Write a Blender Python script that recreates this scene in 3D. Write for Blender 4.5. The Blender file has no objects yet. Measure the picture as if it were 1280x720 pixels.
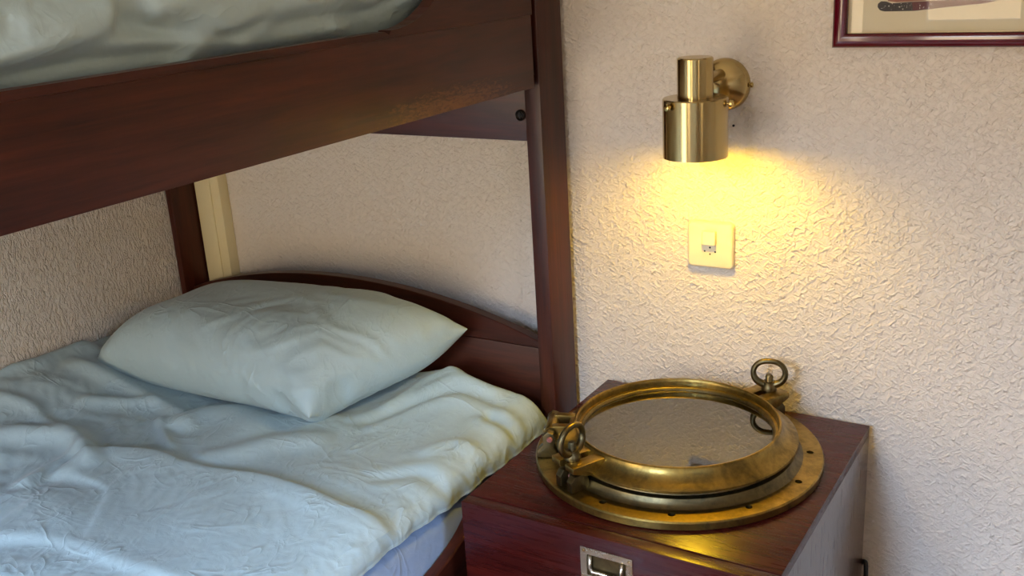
import bpy, bmesh, math, random
import numpy as np
from mathutils import Vector, Matrix

random.seed(4)
scene = bpy.context.scene
COL = scene.collection
PI = math.pi

# ------------------------------------------------------------------ camera
YAW, PITCH, ROLL, FPX = -0.56485, -0.317588, -0.0619577, 1283.89
CAM = Vector((0.0, -1.72, 1.412))
fw = Vector((math.sin(YAW)*math.cos(PITCH), math.cos(YAW)*math.cos(PITCH), math.sin(PITCH)))
rt = fw.cross(Vector((0, 0, 1))).normalized()
up = rt.cross(fw)
c_, s_ = math.cos(ROLL), math.sin(ROLL)
rt, up = c_*rt + s_*up, -s_*rt + c_*up
cam_data = bpy.data.cameras.new('camera')
cam_data.sensor_width = 36
cam_data.lens = FPX/1280*36
cam_data.clip_start = 0.02
cam = bpy.data.objects.new('camera', cam_data)
cam.matrix_world = Matrix(((rt.x, up.x, -fw.x, CAM.x), (rt.y, up.y, -fw.y, CAM.y),
                           (rt.z, up.z, -fw.z, CAM.z), (0, 0, 0, 1)))
COL.objects.link(cam)
scene.camera = cam

def ray(x, y):
    return rt*((x-640)/FPX) - up*((y-360)/FPX) + fw
def on_z(x, y, z):
    d = ray(x, y); return CAM + d*((z-CAM.z)/d.z)
def on_y(x, y, Y):
    d = ray(x, y); return CAM + d*((Y-CAM.y)/d.y)

# ------------------------------------------------------------------ world, daylight, exposure
W_STR, LAMP_STR, EXPO = 90.0, 345.0, 0.0
world = bpy.data.worlds.new('sky')
scene.world = world
world.use_nodes = True
wn = world.node_tree
wn.nodes.clear()
wo = wn.nodes.new('ShaderNodeOutputWorld')
wb = wn.nodes.new('ShaderNodeBackground')
wtc = wn.nodes.new('ShaderNodeTexCoord')
wsp = wn.nodes.new('ShaderNodeSeparateXYZ')
wrp = wn.nodes.new('ShaderNodeValToRGB')
we = wrp.color_ramp.elements                      # ground, unseen dim hillside up to 14 degrees shaped to keep blue light low, blue sky above
while len(we) < 4: we.new(0.5)
for e_, (p_, col_) in zip(we, ((0.0, (0.118, 0.091, 0.060, 1)), (0.24, (0.112, 0.098, 0.078, 1)), (0.30, (0.22, 0.29, 0.42, 1)), (0.38, (0.48, 0.66, 1.0, 1)))):
    e_.position = p_; e_.color = col_
wn.links.new(wtc.outputs['Generated'], wsp.inputs[0])
wn.links.new(wsp.outputs['Z'], wrp.inputs[0])
wn.links.new(wrp.outputs[0], wb.inputs['Color'])
wb.inputs['Strength'].default_value = W_STR
wn.links.new(wb.outputs[0], wo.inputs[0])

XL, XR, YF, ZC = -1.992, 1.15, -2.8, 2.35
WINDOWS = [(-1.94, -1.02, 0.20, 2.12), (-0.85, -0.425, 1.0, 2.12)]  # first: unseen low window, added to light the bunk; second: reflected in picture
FILL_WIN = (-2.60, -1.90, 1.0, 2.0)              # y0, y1, z0, z1 of a made-up fill window in the right-hand wall
for i, (x0, x1, z0, z1) in enumerate(WINDOWS + [FILL_WIN]):
    ld = bpy.data.lights.new('window_portal', 'AREA')
    ld.shape = 'RECTANGLE'; ld.size = x1-x0; ld.size_y = z1-z0
    ld.cycles.is_portal = True
    lo = bpy.data.objects.new('window_portal', ld)
    lo.location = ((x0+x1)/2, YF-0.10, (z0+z1)/2)
    lo.rotation_euler = (PI/2, 0, 0)          # -Z axis turned to +Y, into the room
    if i == len(WINDOWS):
        lo.location = (XR+0.10, (x0+x1)/2, (z0+z1)/2); lo.rotation_euler = (PI/2, 0, PI/2)
    COL.objects.link(lo)

vs = scene.view_settings
vs.view_transform = 'Standard'
try: vs.look = 'None'
except Exception: pass
vs.gamma = 1.0
vs.use_curve_mapping = False
vs.exposure = EXPO

# ------------------------------------------------------------------ material helpers
def srgb(r, g, b):
    f = lambda c: (c/255/12.92) if c/255 <= 0.04045 else ((c/255+0.055)/1.055)**2.4
    return (f(r), f(g), f(b), 1)

class NT:
    def __init__(s, name):
        s.m = bpy.data.materials.new(name); s.m.use_nodes = True
        s.t = s.m.node_tree; s.t.nodes.clear()
        s.out = s.n('ShaderNodeOutputMaterial')
    def n(s, typ, **kw):
        nd = s.t.nodes.new(typ)
        for k, v in kw.items():
            if k in nd.inputs: nd.inputs[k].default_value = v
            else: setattr(nd, k, v)
        return nd
    def l(s, a, b): s.t.links.new(a, b)
    def pos(s, scale=(1, 1, 1)):
        g = s.n('ShaderNodeNewGeometry'); m = s.n('ShaderNodeMapping')
        m.inputs['Scale'].default_value = scale
        s.l(g.outputs['Position'], m.inputs['Vector'])
        return m.outputs[0]
    def ramp(s, fac, stops):
        r = s.n('ShaderNodeValToRGB')
        e = r.color_ramp.elements
        while len(e) < len(stops): e.new(0.5)
        for i, (p, c) in enumerate(stops):
            e[i].position = p; e[i].color = c
        s.l(fac, r.inputs[0]); return r.outputs[0]
    def noise(s, vec, scale, detail=2, dist=0, rough=0.5):
        n = s.n('ShaderNodeTexNoise', Scale=scale, Detail=detail, Distortion=dist, Roughness=rough)
        s.l(vec, n.inputs['Vector']); return n.outputs['Fac']
    def math(s, op, a, b=0.0):
        n = s.n('ShaderNodeMath', operation=op)
        for i, v in enumerate((a, b)):
            if isinstance(v, (int, float)): n.inputs[i].default_value = v
            else: s.l(v, n.inputs[i])
        return n.outputs[0]
    def mix(s, fac, a, b):
        n = s.n('ShaderNodeMix', data_type='RGBA')
        for i, v in ((0, fac), (6, a), (7, b)):
            if isinstance(v, (int, float, tuple)): n.inputs[i].default_value = v
            else: s.l(v, n.inputs[i])
        return n.outputs[2]
    def bump(s, h, strength, dist):
        b = s.n('ShaderNodeBump', Strength=strength, Distance=dist)
        s.l(h, b.inputs['Height']); return b.outputs[0]
    def bsdf(s, **kw):
        p = s.n('ShaderNodeBsdfPrincipled')
        for k, v in kw.items():
            k = k.replace('_', ' ')
            if isinstance(v, (int, float, tuple)): p.inputs[k].default_value = v
            else: s.l(v, p.inputs[k])
        s.l(p.outputs[0], s.out.inputs[0]); return p

def plain(name, col, rough=0.5, metal=0.0, **kw):
    t = NT(name); t.bsdf(Base_Color=col, Roughness=rough, Metallic=metal, **kw); return t.m

def stucco(name, col, axis, dashes, depth):
    t = NT(name)
    g = t.n('ShaderNodeNewGeometry')
    tot = None
    for ang, along, across, lo, hi, wgt in dashes:
        r = t.n('ShaderNodeMapping'); r.inputs['Rotation'].default_value[axis] = math.radians(ang)
        t.l(g.outputs['Position'], r.inputs['Vector'])
        m = t.n('ShaderNodeMapping')
        m.inputs['Scale'].default_value = (along, across, across) if axis == 1 else (across, along, across)
        t.l(r.outputs[0], m.inputs['Vector'])
        n = t.noise(m.outputs[0], 1.0, 2, 0.5, 0.5)
        d = t.math('MULTIPLY', t.ramp(n, [(lo, (0, 0, 0, 1)), (hi, (1, 1, 1, 1))]), wgt)
        tot = d if tot is None else t.math('ADD', tot, d)
    sm = t.math('ADD', t.math('MULTIPLY', t.noise(t.pos(), 300, 2), 0.10), t.math('MULTIPLY', t.noise(t.pos(), 45, 2, 0.5), 0.55))
    h = t.math('ADD', tot, sm)
    t.bsdf(Base_Color=col, Roughness=0.85, Normal=t.bump(h, 1.0, depth))
    return t.m

def wood(name, dark, light, grain='y', rough=0.35, coat=0.0, worn=None, spec=0.32):
    t = NT(name)
    sc = {'x': (1.6, 26, 26), 'y': (26, 1.6, 26), 'z': (26, 26, 1.6)}[grain]
    v = t.pos(sc)
    n1 = t.noise(v, 1.4, 4, 0.9, 0.6)
    n2 = t.noise(v, 9, 3, 0.2, 0.6)
    n3 = t.noise(t.pos((1, 1, 1)), 5, 2)
    f = t.math('ADD', t.math('MULTIPLY', n1, 0.6), t.math('ADD', t.math('MULTIPLY', n2, 0.25), t.math('MULTIPLY', n3, 0.15)))
    col = t.ramp(f, [(0.34, dark), (0.66, light)])
    rg = t.math('ADD', t.math('MULTIPLY', n2, 0.12), rough-0.06)
    h = n2
    if worn:
        (cy, cz, ry, rz, wcol) = worn
        g = t.n('ShaderNodeNewGeometry'); sp = t.n('ShaderNodeSeparateXYZ')
        t.l(g.outputs['Position'], sp.inputs[0])
        dy = t.math('DIVIDE', t.math('SUBTRACT', sp.outputs['Y'], cy), ry)
        dz = t.math('DIVIDE', t.math('SUBTRACT', sp.outputs['Z'], cz), rz)
        d = t.math('ADD', t.math('MULTIPLY', dy, dy), t.math('MULTIPLY', dz, dz))
        sc_ = t.noise(t.pos((60, 30, 90)), 2.2, 4, 0.8, 0.7)
        br = t.noise(t.pos((4, 6, 30)), 1.5, 3, 0.5)
        k = t.math('SUBTRACT', t.math('ADD', sc_, t.math('MULTIPLY', br, 0.5)), t.math('MULTIPLY', d, 0.28))
        msk = t.ramp(k, [(0.56, (0, 0, 0, 1)), (0.80, (1, 1, 1, 1))])
        col = t.mix(t.math('MULTIPLY', msk, 0.42), col, wcol)
    t.bsdf(Base_Color=col, Roughness=rg, Normal=t.bump(h, 0.12, 0.001), Coat_Weight=coat, Coat_Roughness=0.22, Specular_IOR_Level=spec)
    return t.m

def brass(name, col, dark, rough, brushed=None, patina=0.0, axis='Z'):
    t = NT(name)
    if brushed:
        n = t.noise(t.pos(brushed), 1.0, 2)
        tg = t.n('ShaderNodeTangent', direction_type='RADIAL', axis=axis)
        t.bsdf(Base_Color=col, Metallic=1.0, Roughness=rough, Anisotropic=0.85, Anisotropic_Rotation=0.25,
               Tangent=tg.outputs[0], Normal=t.bump(n, 0.05, 0.0005))
    else:
        n1 = t.noise(t.pos(), 24, 5, 0.6, 0.62)
        n2 = t.noise(t.pos(), 130, 3, 0.2, 0.6)
        k = t.math('ADD', t.math('MULTIPLY', n1, 0.75), t.math('MULTIPLY', n2, 0.25))
        m = t.ramp(k, [(0.40-patina*0.1, (1, 1, 1, 1)), (0.64, (0, 0, 0, 1))])
        c = t.mix(t.math('MULTIPLY', m, patina), col, dark)
        r = t.math('ADD', t.math('MULTIPLY', m, 0.16), rough)
        t.bsdf(Base_Color=c, Metallic=1.0, Roughness=r, Normal=t.bump(k, 0.25, 0.0012))
    return t.m

def fabric(name, col, col2):
    t = NT(name)
    w = t.noise(t.pos(), 900, 2)
    n = t.noise(t.pos(), 22, 4, 0.4)
    c = t.mix(n, col, col2)
    # fine creases: thin ridged lines that come and go
    def crease(stretch, rot, scale, mscale, lo, hi, sharp):
        g = t.n('ShaderNodeNewGeometry'); mp = t.n('ShaderNodeMapping')
        mp.inputs['Rotation'].default_value = rot; mp.inputs['Scale'].default_value = stretch
        t.l(g.outputs['Position'], mp.inputs['Vector'])
        r = t.noise(mp.outputs[0], scale, 2, 0.7, 0.45)
        r = t.math('MAXIMUM', t.math('SUBTRACT', 1.0, t.math('MULTIPLY', t.math('ABSOLUTE', t.math('SUBTRACT', r, 0.5)), sharp)), 0.0)
        m_ = t.ramp(t.noise(mp.outputs[0], mscale, 2, 0.3), [(lo, (0, 0, 0, 1)), (hi, (1, 1, 1, 1))])
        return t.math('MULTIPLY', t.math('MULTIPLY', r, r), m_)
    c1 = crease((1, 2.6, 1), (0, 0, 0.6), 7, 5, 0.50, 0.66, 9)
    c2 = crease((2.4, 1, 1), (0, 0, 0.35), 10, 7, 0.52, 0.68, 8)
    c3 = crease((1.6, 1, 1.2), (0.3, 0, -0.5), 22, 9, 0.50, 0.66, 5)
    h = t.math('ADD', t.math('ADD', t.math('MULTIPLY', c1, 0.6), t.math('MULTIPLY', c2, 0.8)), t.math('ADD', t.math('MULTIPLY', c3, 0.45), t.math('MULTIPLY', t.noise(t.pos(), 40, 3, 0.8, 0.5), 0.5)))
    nb = t.bump(h, 0.55, 0.0045)
    b2 = t.n('ShaderNodeBump', Strength=0.10, Distance=0.0006)
    t.l(w, b2.inputs['Height']); t.l(nb, b2.inputs['Normal'])
    t.bsdf(Base_Color=c, Roughness=0.62, Sheen_Weight=0.15, Sheen_Roughness=0.4, Normal=b2.outputs[0])
    return t.m

def glass(name, ior=1.5, tint=(1, 1, 1, 1)):
    t = NT(name)
    fr = t.n('ShaderNodeFresnel', IOR=ior)
    tr = t.n('ShaderNodeBsdfTransparent', Color=tint)
    gl = t.n('ShaderNodeBsdfGlossy', Roughness=0.0)
    mx = t.n('ShaderNodeMixShader')
    t.l(fr.outputs[0], mx.inputs[0]); t.l(tr.outputs[0], mx.inputs[1]); t.l(gl.outputs[0], mx.inputs[2])
    t.l(mx.outputs[0], t.out.inputs[0]); return t.m

M = {}
M['wall'] = stucco('stucco_cream', srgb(224, 213, 196), 1,
                   [(40, 58, 150, .48, .70, 1.2), (-25, 62, 160, .48, .70, 1.1), (85, 64, 145, .50, .72, 0.9)], 0.0015)
M['wall_left'] = stucco('stucco_left', srgb(216, 202, 184), 0,
                        [(75, 60, 190, .46, .58, 1.0), (105, 60, 180, .48, .60, 0.9)], 0.0024)
M['wall_plain'] = plain('painted_plaster', srgb(222, 214, 202), 0.9)
M['ceiling'] = plain('ceiling_paint', srgb(235, 232, 226), 0.9)
M['floor'] = wood('floor_wood', srgb(120, 86, 56), srgb(160, 120, 82), 'y', 0.4)
M['trim'] = plain('cream_paint', srgb(224, 208, 160), 0.5)
M['base'] = plain('white_paint', srgb(226, 222, 214), 0.45)
MD, ML = srgb(38, 13, 8), srgb(78, 32, 18)
M['wood_x'] = wood('mahogany_x', MD, ML, 'x', 0.36)
M['wood_y'] = wood('mahogany_y', MD, ML, 'y', 0.36)
M['wood_z'] = wood('mahogany_z', MD, ML, 'z', 0.36)
M['wood_worn'] = wood('mahogany_worn', MD, ML, 'y', 0.38, 0, (-0.37, 1.184, 0.20, 0.036, srgb(140, 88, 44)))
RD, RL = srgb(40, 6, 5), srgb(66, 16, 10)
M['red_x'] = wood('red_mahogany_x', RD, RL, 'x', 0.28, 0.08, None, 0.26)
M['red_z'] = wood('red_mahogany_z', RD, RL, 'z', 0.26, 1.0)
M['groove'] = plain('dark_groove', srgb(18, 8, 6), 0.7)
M['bed_blue'] = fabric('pale_blue_cotton', srgb(157, 176, 177), srgb(167, 185, 184))
M['sheet'] = fabric('blue_white_sheet', srgb(140, 160, 186), srgb(152, 170, 194))
M['mattress'] = fabric('mattress_cloth', srgb(190, 198, 210), srgb(200, 206, 214))
M['brass_lamp'] = brass('brushed_brass', srgb(188, 166, 114), None, 0.2, (3, 3, 260))
M['brass_plate'] = brass('brushed_brass_plate', srgb(188, 166, 114), None, 0.2, (260, 3, 260), axis='Y')
M['brass_polish'] = brass('polished_brass', srgb(212, 186, 120), srgb(150, 120, 60), 0.16, None, 0.15)
M['brass_old'] = brass('aged_brass', srgb(166, 138, 72), srgb(60, 52, 32), 0.28, None, 0.8)
M['bronze_dark'] = brass('dark_bronze', srgb(120, 106, 72), srgb(54, 50, 38), 0.3, None, 0.85)
M['hole'] = plain('hole_dark', srgb(10, 8, 6), 0.8)
M['inner_white'] = plain('shade_inner_white', srgb(240, 236, 225), 0.6)
M['ivory'] = plain('ivory_plastic', srgb(226, 210, 170), 0.35)
M['nickel'] = brass('nickel', srgb(196, 186, 166), srgb(120, 110, 90), 0.2, None, 0.2)
M['pin'] = plain('copper_pin', srgb(170, 110, 100), 0.4, 0.6)
M['frame_red'] = plain('maroon_lacquer', srgb(84, 8, 26), 0.12, Coat_Weight=0.6, Coat_Roughness=0.05)
M['mat'] = plain('cream_mat_board', srgb(212, 200, 168), 0.9)
M['gilt'] = plain('pale_gilt', srgb(220, 200, 150), 0.4)
M['black'] = plain('black_rubber', srgb(14, 14, 15), 0.45)
M['iron'] = plain('black_iron', srgb(24, 20, 20), 0.5, 0.5)
M['win_glass'] = glass('window_glass', 1.35)
M['pic_glass'] = glass('picture_glass', 1.27)
M['port_glass'] = glass('porthole_glass', 3.0, (0.62, 0.64, 0.56, 1))
t = NT('bulb_glow')
em = t.n('ShaderNodeEmission', Color=(1.0, 0.62, 0.022, 1), Strength=LAMP_STR)
t.l(em.outputs[0], t.out.inputs[0]); M['bulb'] = t.m
M['ink_dark'] = plain('print_charcoal', srgb(70, 66, 64), 0.9)
M['ink_brown'] = plain('print_brown', srgb(150, 100, 84), 0.9)
M['ink_rust'] = plain('print_plum', srgb(104, 66, 66), 0.9)
M['ink_teal'] = plain('print_teal', srgb(150, 180, 182), 0.9)
M['ink_white'] = plain('print_white', srgb(236, 232, 222), 0.9)

# ------------------------------------------------------------------ mesh helpers
def link(name, me, mat, parent=None, smooth=False, angle=None):
    """one mesh object; verts are given in world space and moved into the parent's frame"""
    o = bpy.data.objects.new(name, me)
    COL.objects.link(o)
    if mat is not None: me.materials.append(mat)
    if parent is not None:
        root = parent
        off = Vector((0, 0, 0))
        while root is not None:
            off += Vector(root.location); root = root.parent
        me.transform(Matrix.Translation(-off))
        o.parent = parent
    if smooth:
        for p in me.polygons: p.use_smooth = True
    if angle is not None:
        for p in me.polygons: p.use_smooth = True
        me.set_sharp_from_angle(angle=math.radians(angle))
    return o

def fin(name, bm, mat, parent=None, smooth=False, angle=None):
    bmesh.ops.recalc_face_normals(bm, faces=bm.faces)
    me = bpy.data.meshes.new(name); bm.to_mesh(me); bm.free()
    return link(name, me, mat, parent, smooth, angle)

def add_box(bm, x0, x1, y0, y1, z0, z1, bev=0.0, seg=2):
    r = bmesh.ops.create_cube(bm, size=1)
    vs_ = r['verts']
    for v in vs_:
        v.co = Vector((x0+(v.co.x+.5)*(x1-x0), y0+(v.co.y+.5)*(y1-y0), z0+(v.co.z+.5)*(z1-z0)))
    if bev > 0:
        es = list({e for v in vs_ for e in v.link_edges})
        bmesh.ops.bevel(bm, geom=es, offset=bev, segments=seg, affect='EDGES', profile=0.6)
    return bm

def box(name, x0, x1, y0, y1, z0, z1, mat, parent=None, bev=0.0, seg=2):
    bm = add_box(bmesh.new(), x0, x1, y0, y1, z0, z1, bev, seg)
    return fin(name, bm, mat, parent, angle=35 if bev else None)

def add_lathe(bm, prof, n=64, mtx=None, close=False):
    """prof: (r, z) list; spun about z; mtx places it"""
    rings = []
    for r, z in prof:
        if r < 1e-6:
            rings.append([bm.verts.new((0, 0, z))])
        else:
            rings.append([bm.verts.new((r*math.cos(2*PI*k/n), r*math.sin(2*PI*k/n), z)) for k in range(n)])
    prs = list(zip(rings, rings[1:]))
    if close: prs.append((rings[-1], rings[0]))
    for a, b in prs:
        for k in range(n):
            k2 = (k+1) % n
            if len(a) == 1 and len(b) == 1: continue
            if len(a) == 1: bm.faces.new((a[0], b[k2], b[k]))
            elif len(b) == 1: bm.faces.new((a[k], a[k2], b[0]))
            else: bm.faces.new((a[k], a[k2], b[k2], b[k]))
    if mtx is not None:
        vs_ = [v for r in rings for v in r]
        bmesh.ops.transform(bm, matrix=mtx, verts=vs_)
    return bm

def lathe(name, prof, mat, parent, mtx, n=64, close=False, angle=32):
    return fin(name, add_lathe(bmesh.new(), prof, n, mtx, close), mat, parent, angle=angle)

def add_prism(bm, pts, d, mtx=None):
    """polygon pts (2D, in local xy) extruded from z=0 to z=d"""
    a = [bm.verts.new((p[0], p[1], 0)) for p in pts]
    b = [bm.verts.new((p[0], p[1], d)) for p in pts]
    bm.faces.new(a[::-1]); bm.faces.new(b)
    n = len(pts)
    for i in range(n):
        bm.faces.new((a[i], a[(i+1) % n], b[(i+1) % n], b[i]))
    if mtx is not None: bmesh.ops.transform(bm, matrix=mtx, verts=a+b)
    return bm

def bevel_all(bm, off, seg=2, ang=30):
    es = [e for e in bm.edges if len(e.link_faces) == 2 and e.calc_face_angle(0) > math.radians(ang)]
    bmesh.ops.bevel(bm, geom=es, offset=off, segments=seg, affect='EDGES', profile=0.6)
    return bm

def add_tube(bm, path, rad, n=12, closed=False, mtx=None, caps=True):
    pts = [Vector(p) for p in path]
    m = len(pts); rings = []
    prev = None
    for i in range(m):
        if closed: tng = (pts[(i+1) % m]-pts[i-1])
        else: tng = pts[min(i+1, m-1)]-pts[max(i-1, 0)]
        tng.normalize()
        ref = prev if prev is not None else (Vector((0, 0, 1)) if abs(tng.z) < 0.9 else Vector((1, 0, 0)))
        nx = (ref - tng*ref.dot(tng)).normalized(); prev = nx
        by = tng.cross(nx)
        r = rad[i] if isinstance(rad, (list, tuple)) else rad
        rings.append([bm.verts.new(pts[i] + nx*(r*math.cos(2*PI*k/n)) + by*(r*math.sin(2*PI*k/n))) for k in range(n)])
    prs = list(zip(rings, rings[1:]))
    if closed: prs.append((rings[-1], rings[0]))
    for a, b in prs:
        for k in range(n):
            bm.faces.new((a[k], a[(k+1) % n], b[(k+1) % n], b[k]))
    if not closed and caps:
        bm.faces.new(rings[0][::-1]); bm.faces.new(rings[-1])
    if mtx is not None: bmesh.ops.transform(bm, matrix=mtx, verts=[v for r in rings for v in r])
    return bm

def grid_mesh(name, P, close_i=False):
    """P: (ni, nj, 3) array"""
    ni, nj = P.shape[:2]
    idx = np.arange(ni*nj).reshape(ni, nj)
    if close_i: idx = np.vstack([idx, idx[:1]])
    f = np.stack([idx[:-1, :-1], idx[1:, :-1], idx[1:, 1:], idx[:-1, 1:]], -1).reshape(-1, 4)
    me = bpy.data.meshes.new(name)
    me.from_pydata(P.reshape(-1, 3).tolist(), [], f.tolist())
    me.update()
    return me

def thing(name, loc, label, cat, group=None):
    o = bpy.data.objects.new(name, None); o.location = loc; o.empty_display_size = 0.05
    COL.objects.link(o)
    return tag(o, label, cat, group)
def tag(o, label, cat, group=None):
    o['label'] = label; o['category'] = cat
    if group: o['group'] = group
    return o
def struct(o, label=None, cat=None):
    o['kind'] = 'structure'
    if label: o['label'] = label
    if cat: o['category'] = cat
    return o

T = Matrix.Translation
def R(a, ax): return Matrix.Rotation(a, 4, ax)

# ------------------------------------------------------------------ numpy noise
_rng = np.random.RandomState(7)
_perm = np.tile(_rng.permutation(256), 3)
_ga = _rng.rand(256)*2*np.pi
def perlin(x, y, seed=0):
    x = np.asarray(x, float)+seed*17.31; y = np.asarray(y, float)+seed*9.77
    xi = np.floor(x).astype(int); yi = np.floor(y).astype(int)
    xf, yf = x-xi, y-yi
    u = xf**3*(xf*(xf*6-15)+10); v = yf**3*(yf*(yf*6-15)+10)
    def g(ix, iy, dx, dy):
        h = _ga[_perm[(_perm[ix & 255] + iy) & 255]]
        return np.cos(h)*dx+np.sin(h)*dy
    a = g(xi, yi, xf, yf); b = g(xi+1, yi, xf-1, yf)
    c = g(xi, yi+1, xf, yf-1); d = g(xi+1, yi+1, xf-1, yf-1)
    return ((a+(b-a)*u)+((c+(d-c)*u)-(a+(b-a)*u))*v)*1.5
def fbm(x, y, seed, octv=3):
    s = 0; a = 1; f = 1
    for k in range(octv):
        s = s+a*perlin(x*f, y*f, seed+k*3); a *= 0.5; f *= 2.03
    return s
def ridged(x, y, seed):
    return (1-np.abs(perlin(x, y, seed))*2.2).clip(0, 1)**2
def sstep(a, b, x):
    t_ = ((x-a)/(b-a)).clip(0, 1); return t_*t_*(3-2*t_)

def poly_dist(X, Y, pts):
    """distance, signed side, and parameter 0..1 along a polyline"""
    best = np.full(X.shape, 1e9); sgn = np.zeros(X.shape); par = np.zeros(X.shape)
    n = len(pts)-1
    for i in range(n):
        ax, ay = pts[i]; bx, by = pts[i+1]
        dx, dy = bx-ax, by-ay; L2 = dx*dx+dy*dy+1e-12
        t_ = (((X-ax)*dx+(Y-ay)*dy)/L2).clip(0, 1)
        px, py = ax+t_*dx, ay+t_*dy
        d = np.hypot(X-px, Y-py)
        m = d < best
        best = np.where(m, d, best)
        s = np.sign(dx*(Y-ay)-dy*(X-ax)); sgn = np.where(m, s, sgn)
        par = np.where(m, (i+t_)/n, par)
    return best, sgn, par
def crumple(B, ei, ej, iters=160, kb=0.35, kf=0.03, kt=0.05, amp=0.02, low=0.006, seed=0.002, fix=None, freq=11, sd=0, kl=0.35):
    """buckle a sheet that is a little too long for the surface B it lies on (position based cloth)"""
    ti = np.gradient(B, axis=0); tj = np.gradient(B, axis=1)
    N = np.cross(ti, tj); N /= np.linalg.norm(N, axis=-1, keepdims=True)+1e-12
    if N[..., 2].mean() < 0: N = -N
    li = np.linalg.norm(ti, axis=-1); lj = np.linalg.norm(tj, axis=-1)
    S = np.cumsum(li, 0); Tt = np.cumsum(lj, 1)
    P = B + (seed*fbm(S*freq, Tt*freq, 200+sd, 3))[..., None]*N
    P0 = P.copy()
    sl = slice(None)
    def groups(di, dj, rest):
        n0, n1 = P.shape[0]-di, P.shape[1]-abs(dj)
        a0 = slice(0, n0); b0 = slice(di, n0+di)
        a1 = slice(max(0, -dj), max(0, -dj)+n1); b1 = slice(max(0, dj), max(0, dj)+n1)
        out = []
        for c in (0, 1):
            st = max(di, abs(dj))
            m = np.zeros((n0, n1), bool)
            if di: m[(np.arange(n0)//di) % 2 == c] = True
            else: m[:, (np.arange(n1)//abs(dj)) % 2 == c] = True
            ia = np.arange(P.shape[0]*P.shape[1]).reshape(P.shape[:2])
            out.append((ia[a0, a1][m], ia[b0, b1][m], rest[a0, a1][m] if rest.shape == P.shape[:2] else rest[m]))
        return out
    def rest_of(di, dj):
        n0, n1 = P.shape[0]-di, P.shape[1]-abs(dj)
        A = B[0:n0, max(0, -dj):max(0, -dj)+n1]; C = B[di:n0+di, max(0, dj):max(0, dj)+n1]
        if di and dj: e = 1+(ei+ej)[0:n0, 0:n1]/2
        elif di: e = 1+ei[0:n0, 0:n1]
        else: e = 1+ej[0:n0, 0:n1]
        return np.linalg.norm(C-A, axis=-1)*e
    cons = []
    for di, dj, k in ((1, 0, 1.0), (0, 1, 1.0), (1, 1, 0.5), (1, -1, 0.5), (2, 0, kb), (0, 2, kb), (4, 0, kb*0.7), (0, 4, kb*0.7), (7, 0, kb*kl), (0, 7, kb*kl)):
        for a, b, r in groups(di, dj, rest_of(di, dj)): cons.append((a, b, r, k))
    Q = P.reshape(-1, 3); Bf = B.reshape(-1, 3); Nf = N.reshape(-1, 3)
    fx = None if fix is None else fix.reshape(-1)
    for it in range(iters):
        for a, b, r, k in cons:
            d = Q[b]-Q[a]; L = np.sqrt((d*d).sum(1))+1e-9
            c = (0.5*k*(L-r)/L)[:, None]*d
            Q[a] += c; Q[b] -= c
        o_ = Q-Bf
        n_ = (o_*Nf).sum(1)
        tg = o_-n_[:, None]*Nf
        n_ = (n_*(1-kf)).clip(-low, amp)
        Q[:] = Bf+n_[:, None]*Nf+tg*(1-kt)
        if fx is not None: Q[fx] = Bf[fx]
    return P

def smooth_poly(pts, k=6):
    out = []
    n = len(pts)
    for i in range(n-1):
        p0 = pts[max(i-1, 0)]; p1 = pts[i]; p2 = pts[i+1]; p3 = pts[min(i+2, n-1)]
        for j in range(k):
            t_ = j/k
            out.append(tuple(0.5*((2*p1[q])+(-p0[q]+p2[q])*t_+(2*p0[q]-5*p1[q]+4*p2[q]-p3[q])*t_*t_
                                  + (-p0[q]+3*p1[q]-3*p2[q]+p3[q])*t_**3) for q in (0, 1)))
    out.append(tuple(pts[-1])); return out

# ================================================================== THE ROOM
struct(box('floor', XL-0.12, XR+0.12, YF-0.14, 0.12, -0.1, 0.0, M['floor']))
struct(box('ceiling', XL-0.12, XR+0.12, YF-0.14, 0.12, ZC, ZC+0.1, M['ceiling']))
wall_back = struct(box('wall_back', XL-0.12, XR+0.12, 0.0, 0.12, 0.0, ZC, M['wall']))
struct(box('wall_left', XL-0.12, XL, YF, 0.0, 0.0, ZC, M['wall_left']))
bm = bmesh.new(); sy0, sy1, sz0, sz1 = FILL_WIN
for b in ((YF, sy0, 0, ZC), (sy1, 0.0, 0, ZC), (sy0, sy1, 0, sz0), (sy0, sy1, sz1, ZC)):
    add_box(bm, XR, XR+0.12, b[0], b[1], b[2], b[3])
struct(fin('wall_right', bm, M['wall_plain']))
w = bpy.data.objects.new('window_3', None); w.location = (XR, (sy0+sy1)/2, sz0); COL.objects.link(w)  # unseen side opening, added for fill daylight
struct(w)
bm = bmesh.new(); f = 0.04
for b in ((sy0, sy0+f, sz0, sz1), (sy1-f, sy1, sz0, sz1), (sy0+f, sy1-f, sz0, sz0+f), (sy0+f, sy1-f, sz1-f, sz1)):
    add_box(bm, XR+0.03, XR+0.075, b[0], b[1], b[2], b[3], 0.003)
fin('window_frame', bm, M['base'], w)
box('pane', XR+.05, XR+.055, sy0+f-.004, sy1-f+.004, sz0+f-.004, sz1-f+.004, M['win_glass'], w)
box('window_sill', XR-.06, XR+.028, sy0-.03, sy1+.03, sz0-.03, sz0, M['base'], w, 0.004)
bm = bmesh.new()
xs = sorted({XL-0.12, XR+0.12} | {w[0] for w in WINDOWS} | {w[1] for w in WINDOWS})
for a, b in zip(xs, xs[1:]):
    w = [w for w in WINDOWS if abs(w[0]-a) < 1e-6]
    if w:
        add_box(bm, a, b, YF-0.14, YF, 0, w[0][2]); add_box(bm, a, b, YF-0.14, YF, w[0][3], ZC)
    else:
        add_box(bm, a, b, YF-0.14, YF, 0, ZC)
struct(fin('wall_front', bm, M['wall_plain']))
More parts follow.
